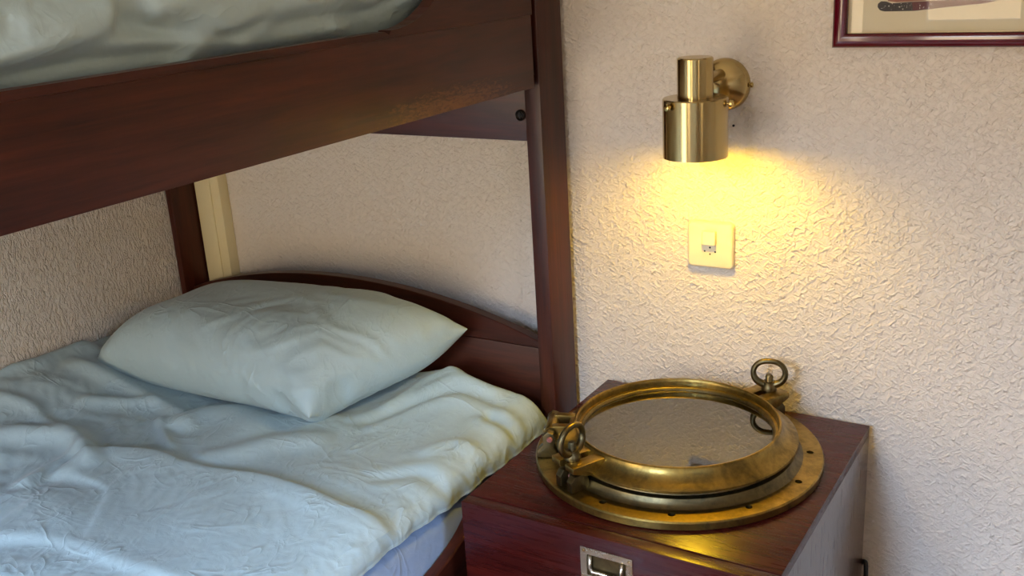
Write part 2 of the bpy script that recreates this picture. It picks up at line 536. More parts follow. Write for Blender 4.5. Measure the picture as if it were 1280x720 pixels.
for i, (x0, x1, z0, z1) in enumerate(WINDOWS):
    cx = (x0+x1)/2
    w = bpy.data.objects.new('window_%d' % (i+1), None); w.location = (cx, YF, z0); COL.objects.link(w)  # the low one is an unseen opening added for its light
    struct(w)
    bm = bmesh.new(); f = 0.04
    for b in ((x0, x0+f, z0, z1), (x1-f, x1, z0, z1), (x0+f, x1-f, z0, z0+f), (x0+f, x1-f, z1-f, z1)):
        add_box(bm, b[0], b[1], YF-0.075, YF-0.03, b[2], b[3], 0.003)
    fin('window_frame', bm, M['base'], w)
    box('pane', x0+f-.004, x1-f+.004, YF-0.055, YF-0.05, z0+f-.004, z1-f+.004, M['win_glass'], w)
    box('window_sill', x0-.03, x1+.03, YF-0.028, YF+0.06, z0-.03, z0, M['base'], w, 0.004)
# cream corner boxing on the back wall
tr = struct(box('trim_1', -1.968, -1.888, -0.030, -0.0005, 0, ZC, M['trim'], None, 0.0015))
box('cover_strip', -1.968, -1.916, -0.0335, -0.0300, 0, ZC, M['trim'], tr, 0.001)
struct(box('baseboard_back', -1.886, XR, -0.012, -0.0003, 0, 0.07, M['base'], None, 0.003))
lathe('screw_hole', [(0, -.0004), (.0022, -.0004), (.0022, .001), (0, .001)], M['hole'], wall_back,
      T(on_y(917, 157, 0)) @ R(PI/2, 'X'), 12)

# ================================================================== BUNK BED
BX0, BX1 = -1.990, -0.938          # outer faces
bed = thing('bunk_bed', (-1.46, -1.08, 0), 'dark brown mahogany bunk bed with square posts and arched headboard', 'bunk bed')
PT = 0.033
def post(x0, x1, y0, y1):
    return box('post', x0, x1, y0, y1, 0, 1.78, M['wood_z'], bed, 0.002)
post(BX1-PT, BX1, -0.1055, -0.0155)
post(BX0, -1.972, -0.1055, -0.014)
post(BX1-PT, BX1, -2.150, -2.060)
post(BX0, -1.972, -2.150, -2.060)
# upper bunk, long side towards the room: rail, then the guard board with its swept curve
RX0, RX1 = BX1-0.024, BX1-0.001
ZB, ZJ, ZT = 1.1765, 1.302, 1.3125
bm = bmesh.new(); add_box(bm, RX0, RX1, -2.045, -0.1225, ZB, ZJ-0.0001, 0.0006)
fin('side_rail', bm, M['wood_worn'], bed, angle=35)
# sweep: leaves the rail top at y=-0.518, z=1.3125, passes (-0.424, 1.348), rises to the guard top
def sweep(y0, z0, y1, z1, n=14):
    out = []
    for k in range(n+1):
        a = k/n*PI/2
        out.append((y0+(y1-y0)*math.sin(a), z0+(z1-z0)*(1-math.cos(a))))
    return out
cur = sweep(-0.519, ZT, -0.335, 1.475)
pts = [(-2.045, ZJ+.0001), (-0.118, ZJ+.0001), (-0.118, 1.50)] + [(-0.30, 1.50)] + cur[::-1] + [(-0.524, ZT-0.006), (-0.535, ZT-0.0005), (-2.045, ZT-0.0005)]
MYZ = Matrix(((0, 0, 1, 0), (1, 0, 0, 0), (0, 1, 0, 0), (0, 0, 0, 1)))   # local (x,y,z)->(y,z,x)
bm = add_prism(bmesh.new(), pts, RX1-RX0, T((RX0, 0, 0)) @ MYZ)
fin('guard_board', bm, M['wood_y'], bed)
box('hook_bracket', RX0+.008, RX0+.014, -0.124, -0.104, ZB+.02, ZJ-.02, M['iron'], bed)
# far long rails, against the wall
box('side_rail', BX0, -1.972, -2.06, -0.1055, ZB, ZT, M['wood_y'], bed, 0.0015)
box('side_rail', BX0, -1.972, -2.06, -0.1055, 0.30, 0.43, M['wood_y'], bed, 0.0015)
# upper headboard beam with its bolt, upper arched board
HX0, HX1 = -1.971, BX1-PT-0.0005
box('headboard_beam', HX0, HX1, -0.100, -0.075, 1.0745, 1.30, M['wood_x'], bed, 0.0015)
bolt = lathe('bolt', [(0, .003), (.004, .003), (.0045, .0015), (.006, .0015), (.009, .0045), (.0105, .003), (.0105, 0), (0, 0)], M['iron'], bed,
      T(on_y(651, 144, -0.1)) @ R(PI/2, 'X'), 20)
bm = add_box(bmesh.new(), -.0015, .0015, -.006, .006, 0.0, 0.0022)
bmesh.ops.transform(bm, matrix=T(on_y(651, 144, -0.1)) @ R(PI/2, 'X') @ T((0, 0, .0016)), verts=bm.verts)
fin('bolt_slot', bm, M['hole'], bolt)
def arched(name, zlow, zend, zpeak, y0, y1, mat):
    xm = (HX0+HX1)/2; n = 40
    pts = [(HX0, zlow), (HX1, zlow)]
    for k in range(n+1):
        x = HX1+(HX0-HX1)*k/n; u = (x-xm)/(HX1-xm)
        pts.append((x, zpeak-(zpeak-zend)*u*u*(0.92+0.08*u*u)))
    MXZ = Matrix(((1, 0, 0, 0), (0, 0, -1, 0), (0, 1, 0, 0), (0, 0, 0, 1)))
    bm = add_prism(bmesh.new(), pts, y1-y0, T((0, y1, 0)) @ MXZ)
    bevel_all(bm, 0.0015, 1, 40)
    return fin(name, bm, mat, bed, angle=30)
arched('headboard', 0.6555, 0.666, 0.7475, -0.084, -0.060, M['wood_x'])
box('headboard_panel', HX0, HX1, -0.081, -0.060, 0.34, 0.6535, M['wood_x'], bed, 0.0015)
arched('headboard', 1.3015, 1.50, 1.60, -0.094, -0.075, M['wood_x'])
# foot end
box('footboard_beam', HX0, HX1, -2.085, -2.062, 1.0745, 1.36, M['wood_x'], bed, 0.0015)
box('footboard_panel', HX0, HX1, -2.085, -2.062, 0.30, 0.50, M['wood_x'], bed, 0.0015)
# lower bunk side rail: swept down from the head, rounded top edge
ZL = 0.405
cur = sweep(-0.640, ZL, -0.400, 0.49)
pts = [(-2.045, 0.27), (-0.118, 0.27), (-0.118, 0.492)] + cur[::-1] + [(-2.045, ZL)]
bm = add_prism(bmesh.new(), pts, 0.024, T((RX0, 0, 0)) @ MYZ)
bevel_all(bm, 0.006, 3, 40)
low = fin('side_rail', bm, M['wood_y'], bed, angle=30)
box('hook_bracket', RX0+.008, RX0+.014, -0.124, -0.104, .32, .44, M['iron'], bed)
lathe('peg', [(0, .004), (.004, .0035), (.006, .001), (.006, -.004), (0, -.004)], M['nickel'], bed,
      T((RX1-.008, -0.585, ZL+.0075)), 16)
# slats that carry the mattresses
slat_me = None
for zs in (1.185, 0.325):
    for k in range(14):
        y = -0.17-k*0.14
        if slat_me is None:
            o = box('slat', -1.968, RX0-.0005, y-.04, y+.04, zs, zs+.018, M['wood_x'], bed, 0.002, 1)
            slat_me = o.data; y_ref, z_ref = y, zs
        else:
            o = bpy.data.objects.new('slat', slat_me); COL.objects.link(o); o.parent = bed
            o.location = (0, y-y_ref, zs-z_ref)

# ================================================================== MATTRESSES
def mattress(name, z0, z1, x1, label, mat):
    bm = add_box(bmesh.new(), -1.966, x1, -2.04, -0.103, z0, z1, 0.03, 4)
    o = fin(name, bm, mat, None, angle=60)
    ctr = Vector((-1.46, -1.08, z0)); o.data.transform(T(-ctr)); o.location = ctr
    return tag(o, label, 'mattress')
mattress('mattress', 0.344, 0.490, RX0-.002, 'lower bunk mattress in a pale blue-white fitted sheet', M['sheet'])
mattress('mattress', 1.204, 1.276, RX0-.02, 'upper bunk mattress mostly hidden behind the dark side rail', M['mattress'])

# ================================================================== LOWER DUVET
def dz_folds(X, Y, zref, table):
    Z = np.zeros(X.shape)
    for kind, pix, h, w in table:
        pts = smooth_poly([tuple(on_z(px, py, zref))[:2] for px, py in pix])
        d, sg, par = poly_dist(X, Y, pts)
        taper = sstep(0, 0.18, par)*(1-sstep(0.82, 1.0, par))
        if kind == 'ridge':
            Z += h*np.exp(-(d/w)**2)*taper
        elif kind == 'valley':
            Z -= h*(np.exp(-(d/w)**2) - 0.45*np.exp(-((d-2*w)/(1.2*w))**2))*taper
        else:                                  # step: one side raised, falling back slowly
            sd = d*sg*(1 if kind == 'step+' else -1)
            taper = sstep(0, 0.10, par)*(1-sstep(0.90, 1.0, par))
            Z += h*np.exp(-np.maximum(sd, 0)/w)*sstep(-0.022, 0.006, sd)*taper
    return Z
# crease lines read off the photograph, dropped on the level of the duvet
FOLDS = [
    ('step-', [(60, 590), (85, 577), (142, 558), (189, 559), (236, 574), (302, 585), (331, 592), (420, 625), (483, 646), (505, 662)], 0.016, 0.10),
    ('step+', [(-30, 652), (0, 657), (71, 663), (156, 692), (236, 722), (310, 750)], 0.007, 0.14),
    ('ridge', [(-10, 548), (50, 541), (90, 541), (107, 562), (112, 580)], 0.016, 0.020),
    ('ridge', [(70, 578), (110, 564), (155, 553)], 0.007, 0.009),
    ('ridge', [(-20, 505), (40, 490), (90, 470), (126, 455)], 0.014, 0.022),
    ('ridge', [(-10, 520), (40, 521), (60, 530), (102, 536)], 0.008, 0.012),
    ('ridge', [(85, 478), (150, 484), (205, 500), (225, 512)], 0.012, 0.018),
    ('ridge', [(95, 508), (150, 500), (205, 499)], 0.009, 0.012),
    ('ridge', [(20, 600), (60, 575), (120, 545)], 0.010, 0.016),
    ('ridge', [(198, 512), (203, 530), (213, 552)], 0.009, 0.009),
    ('ridge', [(212, 528), (245, 512), (290, 512), (340, 535)], 0.018, 0.045),
    ('ridge', [(230, 565), (280, 560), (350, 545), (420, 540)], 0.010, 0.03),
    ('valley', [(440, 523), (480, 508), (520, 497), (575, 493), (640, 503)], 0.009, 0.014),
    ('valley', [(570, 470), (598, 482), (640, 485)], 0.010, 0.013),
    ('valley', [(606, 508), (626, 524), (644, 552)], 0.011, 0.012),
    ('ridge', [(470, 505), (530, 480), (590, 478)], 0.006, 0.012),
    ('ridge', [(520, 560), (560, 545), (600, 548), (640, 570)], 0.007, 0.016),
    ('valley', [(455, 590), (520, 580), (560, 590)], 0.004, 0.014),
    ('ridge', [(560, 448), (610, 462), (655, 492), (682, 520)], 0.010, 0.03),
]
ys = np.concatenate([np.arange(-0.112, -1.20, -0.0068), np.linspace(-1.21, -2.03, 56)])
xt = np.arange(-1.984, -1.0101, 0.0068)
NA = 20
XE = xt[-1]
Yg, Xg = np.meshgrid(ys, xt)
def duvet_base(X, Y):
    z = 0.556 + 0.070*np.exp(-((X+2.0)/0.20)**2)*(0.75+0.25*sstep(-1.3, -0.5, Y))
    z = z + 0.055*np.exp(-((X+1.14)/0.12)**2 - ((Y+0.12)/0.12)**2)
    z = z + 0.012*fbm(X*3.2, Y*3.2, 3, 2)
    return z
Zt = duvet_base(Xg, Yg) + dz_folds(Xg, Yg, 0.575, FOLDS)
pil = sstep(0, 0.05, Xg+1.93)*(1-sstep(-1.36, -1.24, Xg))*sstep(-0.36, -0.30, Yg)   # pressed down under the pillow
Zt = Zt*(1-pil)+np.minimum(Zt, 0.548)*pil
hd = sstep(-0.112, -0.14, Yg)                       # rounded off at the head end
Zt = 0.52+(Zt-0.52)*(0.35+0.65*np.sqrt(hd))
zr = Zt[-1]
hem = 0.503+0.006*np.sin(ys*9)+0.010*fbm(ys*3, ys*0, 71, 2)+0.014*sstep(-0.5, -0.8, ys)
rows = []
bulge = 0.060+0.008*fbm(ys*3.5, ys*0+3, 81, 2)
for k in range(1, NA+1):
    a = k/NA*PI*0.56
    sx, sz = math.sin(a), 1-math.cos(a)
    rows.append(np.stack([XE+bulge*sx, ys, zr-(zr-hem)*sz/(1-math.cos(PI*0.56))], -1))
B = np.concatenate([np.stack([Xg, Yg, Zt], -1), np.stack(rows, 0)], 0)
Sg = np.concatenate([Xg, np.tile((XE+0.09*np.arange(1, NA+1)/NA)[:, None], (1, len(ys)))], 0)
Yh = np.tile(ys, (B.shape[0], 1))
loose = sstep(-0.25, 0.45, fbm(Sg*3.0, Yh*3.0, 155, 2))
side = sstep(-1.03, -0.98, Sg)
leftm = 1-sstep(-1.75, -1.5, Sg)
ei = 0.002+0.010*loose+0.012*leftm
ej = 0.002+0.010*sstep(-0.25, 0.45, fbm(Sg*3.0+7, Yh*3.0, 165, 2))+0.010*side+0.012*leftm
fix = np.zeros(B.shape[:2], bool); fix[:, :2] = True; fix[:, -2:] = True
P = crumple(B, ei, ej, 190, kb=0.45, kf=0.012, amp=0.02, low=0.008, seed=0.0025, fix=fix, sd=1, freq=9)
P[:, :, 0] = np.maximum(P[:, :, 0], -1.988)
last = P[-1]
rows = [last+np.array(d) for d in ((0.0015, 0, -0.0022), (0.0005, 0, -0.0045), (-0.003, 0, -0.0055), (-0.006, 0, -0.0042))]
for x in (-1.02, -1.25, -1.6, -1.984):
    rows.append(np.stack([np.full(ys.shape, x), ys, np.full(ys.shape, 0.5035)], -1))
P = np.concatenate([P, np.stack(rows, 0)], 0)
me = grid_mesh('duvet', P, close_i=True)
ctr = Vector((-1.46, -1.05, 0.5)); me.transform(T(-ctr))
o = link('duvet', me, M['bed_blue'], None, smooth=True); o.location = ctr
tag(o, 'crumpled pale blue duvet spread over the lower bunk', 'duvet')
o.modifiers.new('smooth', 'SUBSURF').render_levels = 1

# ================================================================== PILLOW
def inflate(FL, FR, BR, BL, LU, LV, nu, nv, iters, press, zmin, ymax, xmin, H0=0.10, kb=0.25, seed=3):
    """two sheets sewn at the rim, blown up and laid against floor, headboard and wall"""
    u = np.linspace(0, 1, nu)[:, None, None]; v = np.linspace(0, 1, nv)[None, :, None]
    base = FL*(1-u)*(1-v)+FR*u*(1-v)+BR*u*v+BL*(1-u)*v
    a, b = 2*u[..., 0]-1, 2*v[..., 0]-1
    env = ((1-a**4)*(1-b**4)).clip(0)**0.5
    up = np.array([0, -0.25, 0.97])
    rng = np.random.RandomState(seed)
    top = base+(H0*env)[..., None]*up
    bot = base-(H0*0.35*env)[..., None]*up
    n = nu*nv
    it_ = np.arange(n).reshape(nu, nv)
    ib = it_+n
    rim = np.zeros((nu, nv), bool); rim[0] = rim[-1] = True; rim[:, 0] = rim[:, -1] = True
    ib = np.where(rim, it_, ib)
    Q = np.concatenate([top.reshape(-1, 3), bot.reshape(-1, 3)])
    Q += rng.randn(*Q.shape)*0.0002
    du, dv = LU/(nu-1), LV/(nv-1)
    cons = []
    for idx in (it_, ib):
        for di, dj, k in ((1, 0, 1.), (0, 1, 1.), (1, 1, .35), (1, -1, .35), (2, 0, kb), (0, 2, kb), (4, 0, kb*.7), (0, 4, kb*.7), (9, 0, kb*.5), (0, 9, kb*.5)):
            n0, n1 = nu-di, nv-abs(dj)
            A = idx[0:n0, max(0, -dj):max(0, -dj)+n1]; B = idx[di:n0+di, max(0, dj):max(0, dj)+n1]
            r = np.hypot(di*du, dj*dv)
            for c in (0, 1):
                if di: m = np.tile(((np.arange(n0)//di) % 2 == c)[:, None], (1, n1))
                else: m = np.tile(((np.arange(n1)//abs(dj)) % 2 == c)[None], (n0, 1))
                cons.append((A[m], B[m], r, k))
    cor = [(it_[0, 0], FL), (it_[-1, 0], FR), (it_[-1, -1], BR), (it_[0, -1], BL)]
    for it in range(iters):
        N = np.zeros_like(Q)
        for idx, s in ((it_, 1), (ib, -1)):
            g = Q[idx]
            nn = np.cross(np.gradient(g, axis=0), np.gradient(g, axis=1))/(du*dv)*s
            np.add.at(N, idx.reshape(-1), nn.reshape(-1, 3))
        N[rim.reshape(-1).nonzero()[0]] *= 0.3
        N /= np.maximum(np.linalg.norm(N, axis=1, keepdims=True), 1.0)
        Q += N*press
        for A, B, r, k in cons:
            d = Q[B]-Q[A]; L = np.sqrt((d*d).sum(1))+1e-9
            c = (0.5*k*(L-r)/L)[:, None]*d
            if k < 1 and abs(k-.35) > 1e-6: c *= (L < r)[:, None]     # bending links only push
            Q[A] += c; Q[B] -= c
        Q[:, 2] = np.maximum(Q[:, 2], zmin); Q[:, 1] = np.minimum(Q[:, 1], ymax); Q[:, 0] = np.maximum(Q[:, 0], xmin)
        hold = 0.5 if it < iters*0.65 else 0.0
        for i, p in cor: Q[i] += (p-Q[i])*hold
    return Q, it_, ib

FL = np.array(on_z(132, 452, 0.600)); FR = np.array(on_z(393, 514, 0.590))
BR = np.array(on_y(600, 421, -0.120)); BL = np.array((-1.86, -0.11, 0.62))
Q, it_, ib_ = inflate(FL, FR, BR, BL, 0.665, 0.395, 100, 66, 230, 0.00018, 0.556, -0.087, -1.985, kb=0.4)
Ug, Vg = np.meshgrid(np.linspace(0, 1, 100), np.linspace(0, 1, 66), indexing='ij')
G = Q[it_]
Ng = np.cross(np.gradient(G, axis=0), np.gradient(G, axis=1)); Ng /= np.linalg.norm(Ng, axis=-1, keepdims=True)+1e-9
wp = 0.22*fbm(Ug*3, Vg*3, 240, 2)
pk = 0.0060*ridged(Ug*2.2+wp+1.3*Vg, (Vg+wp)*7.0-2.2*Ug, 244)*sstep(0.50, 0.80, Ug)
pk += 0.0050*ridged((Ug+0.5*wp)*11+2*Vg, Vg*2.4+wp, 248)*(1-sstep(0.25, 0.55, Vg))*sstep(0.25, 0.5, Ug)
pk += 0.0020*ridged((Ug+wp)*6-4*Vg, Vg*5+3*wp, 251)*sstep(-0.1, 0.4, fbm(Ug*3, Vg*3, 255, 2))
pk *= sstep(0, 0.06, np.minimum(np.minimum(Ug, 1-Ug), np.minimum(Vg, 1-Vg)))
Q[it_.reshape(-1)] += (Ng*pk[..., None]).reshape(-1, 3)
ft = np.stack([it_[:-1, :-1], it_[1:, :-1], it_[1:, 1:], it_[:-1, 1:]], -1).reshape(-1, 4)
fb = np.stack([ib_[:-1, :-1], ib_[:-1, 1:], ib_[1:, 1:], ib_[1:, :-1]], -1).reshape(-1, 4)
me = bpy.data.meshes.new('pillow')
me.from_pydata(Q.tolist(), [], np.concatenate([ft, fb]).tolist())
me.update()
bm = bmesh.new(); bm.from_mesh(me)
bmesh.ops.delete(bm, geom=[v for v in bm.verts if not v.link_faces], context='VERTS')
bmesh.ops.smooth_vert(bm, verts=bm.verts, factor=0.5, use_axis_x=True, use_axis_y=True, use_axis_z=True)
for cn, rad, reps in ((Q[it_[-1, 0]], 0.075, 60), (Q[it_[0, 0]], 0.05, 25)):        # blunt the tucked front corners
    near = [v for v in bm.verts if (v.co-Vector(cn)).length < rad]
    for _ in range(reps): bmesh.ops.smooth_vert(bm, verts=near, factor=0.5, use_axis_x=True, use_axis_y=True, use_axis_z=True)
bm.to_mesh(me); bm.free()
ctr = Vector((-1.55, -0.25, 0.56)); me.transform(T(-ctr))
o = link('pillow', me, M['bed_blue'], None, smooth=True); o.location = ctr
tag(o, 'plump pale blue pillow leaning on the arched headboard', 'pillow')
o.modifiers.new('smooth', 'SUBSURF').render_levels = 1
pillow = o

# ================================================================== UPPER DUVET
yu = np.concatenate([np.arange(-0.135, -1.35, -0.0075), np.linspace(-1.36, -2.03, 50)])
rows = []
NS = 120
for k in range(NS):
    a = k/(NS-1)
    if a < 0.34:                                    # the side that shows above the rail
        b = a/0.34
        ang = -0.44*PI+b*0.94*PI
        x0 = -1.052+0.084*math.cos(ang); z0 = 1.402+0.106*math.sin(ang)
    else:
        b = (a-0.34)/0.66
        x0 = -1.052-b*0.925; z0 = 1.508+0.012*math.sin(b*PI)
    nx, nz = (math.cos(ang), math.sin(ang)) if a < 0.34 else (0, 1)
    S = np.full(yu.shape, a*1.2)
    wx = 0.06*fbm(S*5, yu*3, 121, 2)
    w = 0.010*ridged((S+wx)*7+yu*1.3, yu*2.2+wx*3, 123) + 0.012*fbm(S*5, yu*3, 131, 2)
    head = sstep(-0.135, -0.20, yu)
    z = z0+nz*w; z = 1.297+(z-1.297)*(0.3+0.7*np.sqrt(head))
    rows.append(np.stack([x0+nx*w, yu, z], -1))
B = np.stack(rows, 0)
def on_x(x, y, X):
    d = ray(x, y); return CAM + d*((X-CAM.x)/d.x)
for pix, h, w in (([(-60, 95), (0, 80), (70, 55), (120, 35), (136, 22), (128, -5)], 0.016, 0.014), ([(136, 22), (200, 36), (262, 45), (300, 42), (350, 12)], -0.012, 0.010),
                  ([(120, 62), (205, 53), (260, 50), (330, 56)], 0.010, 0.009), ([(-20, 95), (60, 88), (160, 68), (260, 62)], -0.010, 0.008),
                  ([(330, 30), (400, 18), (460, 14), (520, -10)], -0.012, 0.010), ([(300, 60), (380, 46), (460, 30)], 0.008, 0.008),
                  ([(190, 15), (230, 2), (280, -10)], 0.012, 0.012), ([(20, 30), (90, 24), (130, 25)], 0.010, 0.012)):
    pts = smooth_poly([(p.y, p.z) for p in (on_x(px, py, -0.972) for px, py in pix)])
    d, sg, par = poly_dist(B[..., 1], B[..., 2], pts)
    taper = sstep(0, 0.15, par)*(1-sstep(0.85, 1.0, par))*sstep(-1.06, -1.0, B[..., 0])
    B[..., 0] += h*np.exp(-(d/w)**2)*taper
Sg, Yh = np.meshgrid(np.linspace(0, 1.2, NS), yu, indexing='ij')
lo_ = sstep(-0.3, 0.4, fbm(Sg*4, Yh*3, 185, 2))
fix = np.zeros(B.shape[:2], bool); fix[0] = True; fix[:, 0] = True; fix[:, -1] = True
P = crumple(B, 0.012+0.035*lo_, 0.006+0.012*lo_, 170, kb=0.45, kf=0.012, amp=0.02, low=0.010, seed=0.004, fix=fix, sd=9)
P[..., 0] = np.clip(P[..., 0], -1.986, RX0-0.003)
rows = list(P)
for x in (-1.98, -1.5, -1.06):
    rows.append(np.stack([np.full(yu.shape, x), yu, np.full(yu.shape, 1.292)], -1))
me = grid_mesh('duvet', np.stack(rows, 0), close_i=True)
ctr = Vector((-1.46, -1.05, 1.33)); me.transform(T(-ctr))
o = link('duvet', me, M['bed_blue'], None, smooth=True); o.location = ctr
tag(o, 'rumpled pale blue duvet on the upper bunk above the side rail', 'duvet')
o.modifiers.new('smooth', 'SUBSURF').render_levels = 1

# ================================================================== NIGHTSTAND
NX0, NX1, NYB, NYF, NZ = -0.8665, -0.3545, -0.014, -0.518, 0.580
ns = thing('nightstand', ((NX0+NX1)/2, -0.28, 0), 'glossy red mahogany nightstand chest standing against the textured wall', 'nightstand')
box('top_panel', NX0, NX1, NYF, NYB, NZ-0.018, NZ, M['red_x'], ns, 0.001)
for x0, x1 in ((NX0, NX0+.018), (NX1-.018, NX1)):
    box('side_panel', x0, x1, NYF, NYB, 0.0, NZ-0.0182, M['red_z'], ns, 0.001)
box('back_panel', NX0+.0182, NX1-.0182, NYB-.008, NYB, 0.02, NZ-.0182, M['red_x'], ns)
box('bottom_panel', NX0+.0182, NX1-.0182, NYF, NYB-.0082, 0.05, 0.066, M['red_x'], ns)
def drawer(z0, z1):
    dr = box('drawer', NX0, NX1, NYF-0.0265, NYF-0.0025, z0, z1, M['red_x'], ns, 0.0012)
    return dr
for z0, z1 in ((0.405, NZ-0.0005), (0.232, 0.402), (0.06, 0.229)):
    dr = drawer(z0, z1)
    box('drawer_box', NX0+.022, NX1-.022, NYF-.002, NYB-.02, z0+.012, z1-.03, M['groove'], dr)
    fy = NYF-0.0265
    px0, px1, zt_ = -0.652, -0.566, z1-0.021
    zb_ = zt_-0.058
    # campaign pull: plate with a sunk cup and a swinging bail
    bm = bmesh.new(); e = 0.011
    for b in ((px0, px1, zt_-e, zt_), (px0, px1, zb_, zb_+e), (px0, px0+e, zb_+e, zt_-e), (px1-e, px1, zb_+e, zt_-e)):
        add_box(bm, b[0], b[1], fy-.0022, fy+.0, b[2], b[3], 0.0007, 1)
    fin('handle_plate', bm, M['nickel'], dr, angle=35)
    nx_, nz_ = 14, 10
    Pc = np.zeros((nx_, nz_, 3))
    for i in range(nx_):
        for j in range(nz_):
            a, b = 2*i/(nx_-1)-1, 2*j/(nz_-1)-1
            Pc[i, j] = ((px0+px1)/2+a*((px1-px0)/2-e+.0005), fy-.0004-0.0006*(1-(1-a**4)*(1-b**4)), (zt_+zb_)/2+b*((zt_-zb_)/2-e+.0005))
    link('handle_cup', grid_mesh('handle_cup', Pc), M['bronze_dark'], dr, smooth=True)
    path = [(px0+.017, fy-.003, zt_-.012), (px0+.017, fy-.005, zt_-.030), (px0+.021, fy-.0055, zt_-.037),
            (px1-.021, fy-.0055, zt_-.037), (px1-.017, fy-.005, zt_-.030), (px1-.017, fy-.003, zt_-.012)]
    fin('handle', add_tube(bmesh.new(), path, 0.0032, 10), M['nickel'], dr, smooth=True)
    for sx in (px0+.0055, px1-.0055):
        for sz in (zt_-.0055, zb_+.0055):
            lathe('screw', [(0, .0012), (.0016, .0009), (.0022, 0), (0, 0)], M['brass_polish'], dr,
                  T((sx, fy-.0021, sz)) @ R(PI/2, 'X'), 12)

# ================================================================== PORTHOLE
PC = Vector((-0.616, -0.258, NZ))
port = thing('porthole', PC, 'old brass ship porthole with round glass lying on the nightstand', 'porthole')
MP = T(PC)
# flange with bored holes
bm = add_lathe(bmesh.new(), [(.150, 0.0005), (.236, 0.0005), (.2395, .002), (.2395, .0125), (.2375, .0150), (.207, .0160), (.150, .0160)], 128, None, close=True)
bmesh.ops.recalc_face_normals(bm, faces=bm.faces)
me_f = bpy.data.meshes.new('flange'); bm.to_mesh(me_f); bm.free()
fo = bpy.data.objects.new('flange_tmp', me_f); COL.objects.link(fo)
bm = bmesh.new()
HA = [20, -7.5, -38, -69.5, -98.7, -128, -158, 172, 142, 112, 82, 50]
for a in HA:
    add_lathe(bm, [(0, -.01), (.0058, -.01), (.0058, .03), (0, .03)], 18,
              T((.2175*math.cos(math.radians(a)), .2175*math.sin(math.radians(a)), 0)))
bmesh.ops.recalc_face_normals(bm, faces=bm.faces)
me_h = bpy.data.meshes.new('holes'); bm.to_mesh(me_h); bm.free()
ho = bpy.data.objects.new('holes_tmp', me_h); COL.objects.link(ho)
md = fo.modifiers.new('bore', 'BOOLEAN'); md.operation = 'DIFFERENCE'; md.object = ho; md.solver = 'EXACT'
dg = bpy.context.evaluated_depsgraph_get(); dg.update()
me2 = bpy.data.meshes.new_from_object(fo.evaluated_get(dg))
bpy.data.objects.remove(fo); bpy.data.objects.remove(ho)
me2.name = 'flange'; me2.materials.clear(); me2.transform(MP)
link('flange', me2, M['brass_old'], port, angle=30)
# raised body ring
lathe('body_ring', [(.150, .0161), (.2065, .0161), (.203, .0175), (.1985, .022), (.1955, .029), (.1885, .0315), (.187, .036), (.150, .036)],
      M['bronze_dark'], port, MP, 128, close=True)
# hinged cover ring with rolled lip
lathe('cover_ring', [(.162, .038), (.1965, .038), (.1985, .0395), (.1985, .0430), (.1955, .0455), (.188, .0485), (.181, .0530), (.1755, .0590), (.1728, .0645),
                     (.1720, .0675), (.1700, .0692), (.1678, .0690), (.1662, .0670), (.1655, .0630), (.1655, .0560), (.1620, .0555)],
      M['brass_old'], port, MP, 128, close=True)
lathe('retaining_ring', [(.1570, .0400), (.1618, .0400), (.1618, .0552), (.1608, .0552), (.1592, .0540), (.1570, .0505)], M['bronze_dark'], port, MP, 96, close=True)
lathe('glass_pane', [(0, .0465), (.1568, .0465), (.1568, .0497), (0, .0497)], M['port_glass'], port, MP, 96)

def polar(a, r, z=0):
    a = math.radians(a); return T(PC) @ R(a, 'Z') @ T((r, 0, z))     # local +x points outwards
def prism_at(name, pts, w, mtx, mat, bev=0.0015):
    """profile pts in (radial, z), width w centred along the tangent"""
    bm = add_prism(bmesh.new(), pts, w, Matrix(((1, 0, 0, 0), (0, 0, -1, 0), (0, 1, 0, 0), (0, 0, 0, 1))))
    bmesh.ops.transform(bm, matrix=T((0, w/2, 0)), verts=bm.verts)
    if bev: bevel_all(bm, bev, 2)
    bmesh.ops.transform(bm, matrix=mtx, verts=bm.verts)
    return fin(name, bm, mat, port, angle=35)
# hinge
HG = -157
m0 = polar(HG, 0)
for s in (-1, 1):                                   # two arms from the cover ring to the barrel
    ms = m0 @ T((0, s*.0215, 0))
    prism_at('hinge_arm', [(.168, .052), (.172, .0655), (.205, .0665), (.214, .062), (.218, .052), (.210, .040), (.196, .042)], .014, ms, M['brass_old'], .002)
for s in (-1, 1):                                   # knuckles that stand on the flange
    ms = m0 @ T((0, s*.0375, 0))
    prism_at('hinge_knuckle', [(.196, .0162), (.234, .0162), (.232, .030), (.2225, .040), (.2225, .056), (.214, .0635), (.204, .0600), (.200, .050), (.204, .036)], .016, ms, M['bronze_dark'], .0025)
bm = add_lathe(bmesh.new(), [(0, -.0285), (.0098, -.0285), (.0105, -.0275), (.0105, .0275), (.0098, .0285), (0, .0285)], 28,
               m0 @ T((.2105, 0, .0545)) @ R(PI/2, 'X'))
fin('hinge_barrel', bm, M['brass_old'], port, angle=35)
bm = add_lathe(bmesh.new(), [(0, -.049), (.0040, -.0485), (.0052, -.0465), (.0052, .0465), (.0040, .0485), (0, .049)], 20,
               m0 @ T((.2105, 0, .0500)) @ R(PI/2, 'X'))
fin('hinge_pin', bm, M['pin'], port, angle=35)
prism_at('hinge_bridge', [(.168, .054), (.171, .0640), (.180, .0640), (.182, .054)], .030, m0, M['brass_old'], .001)

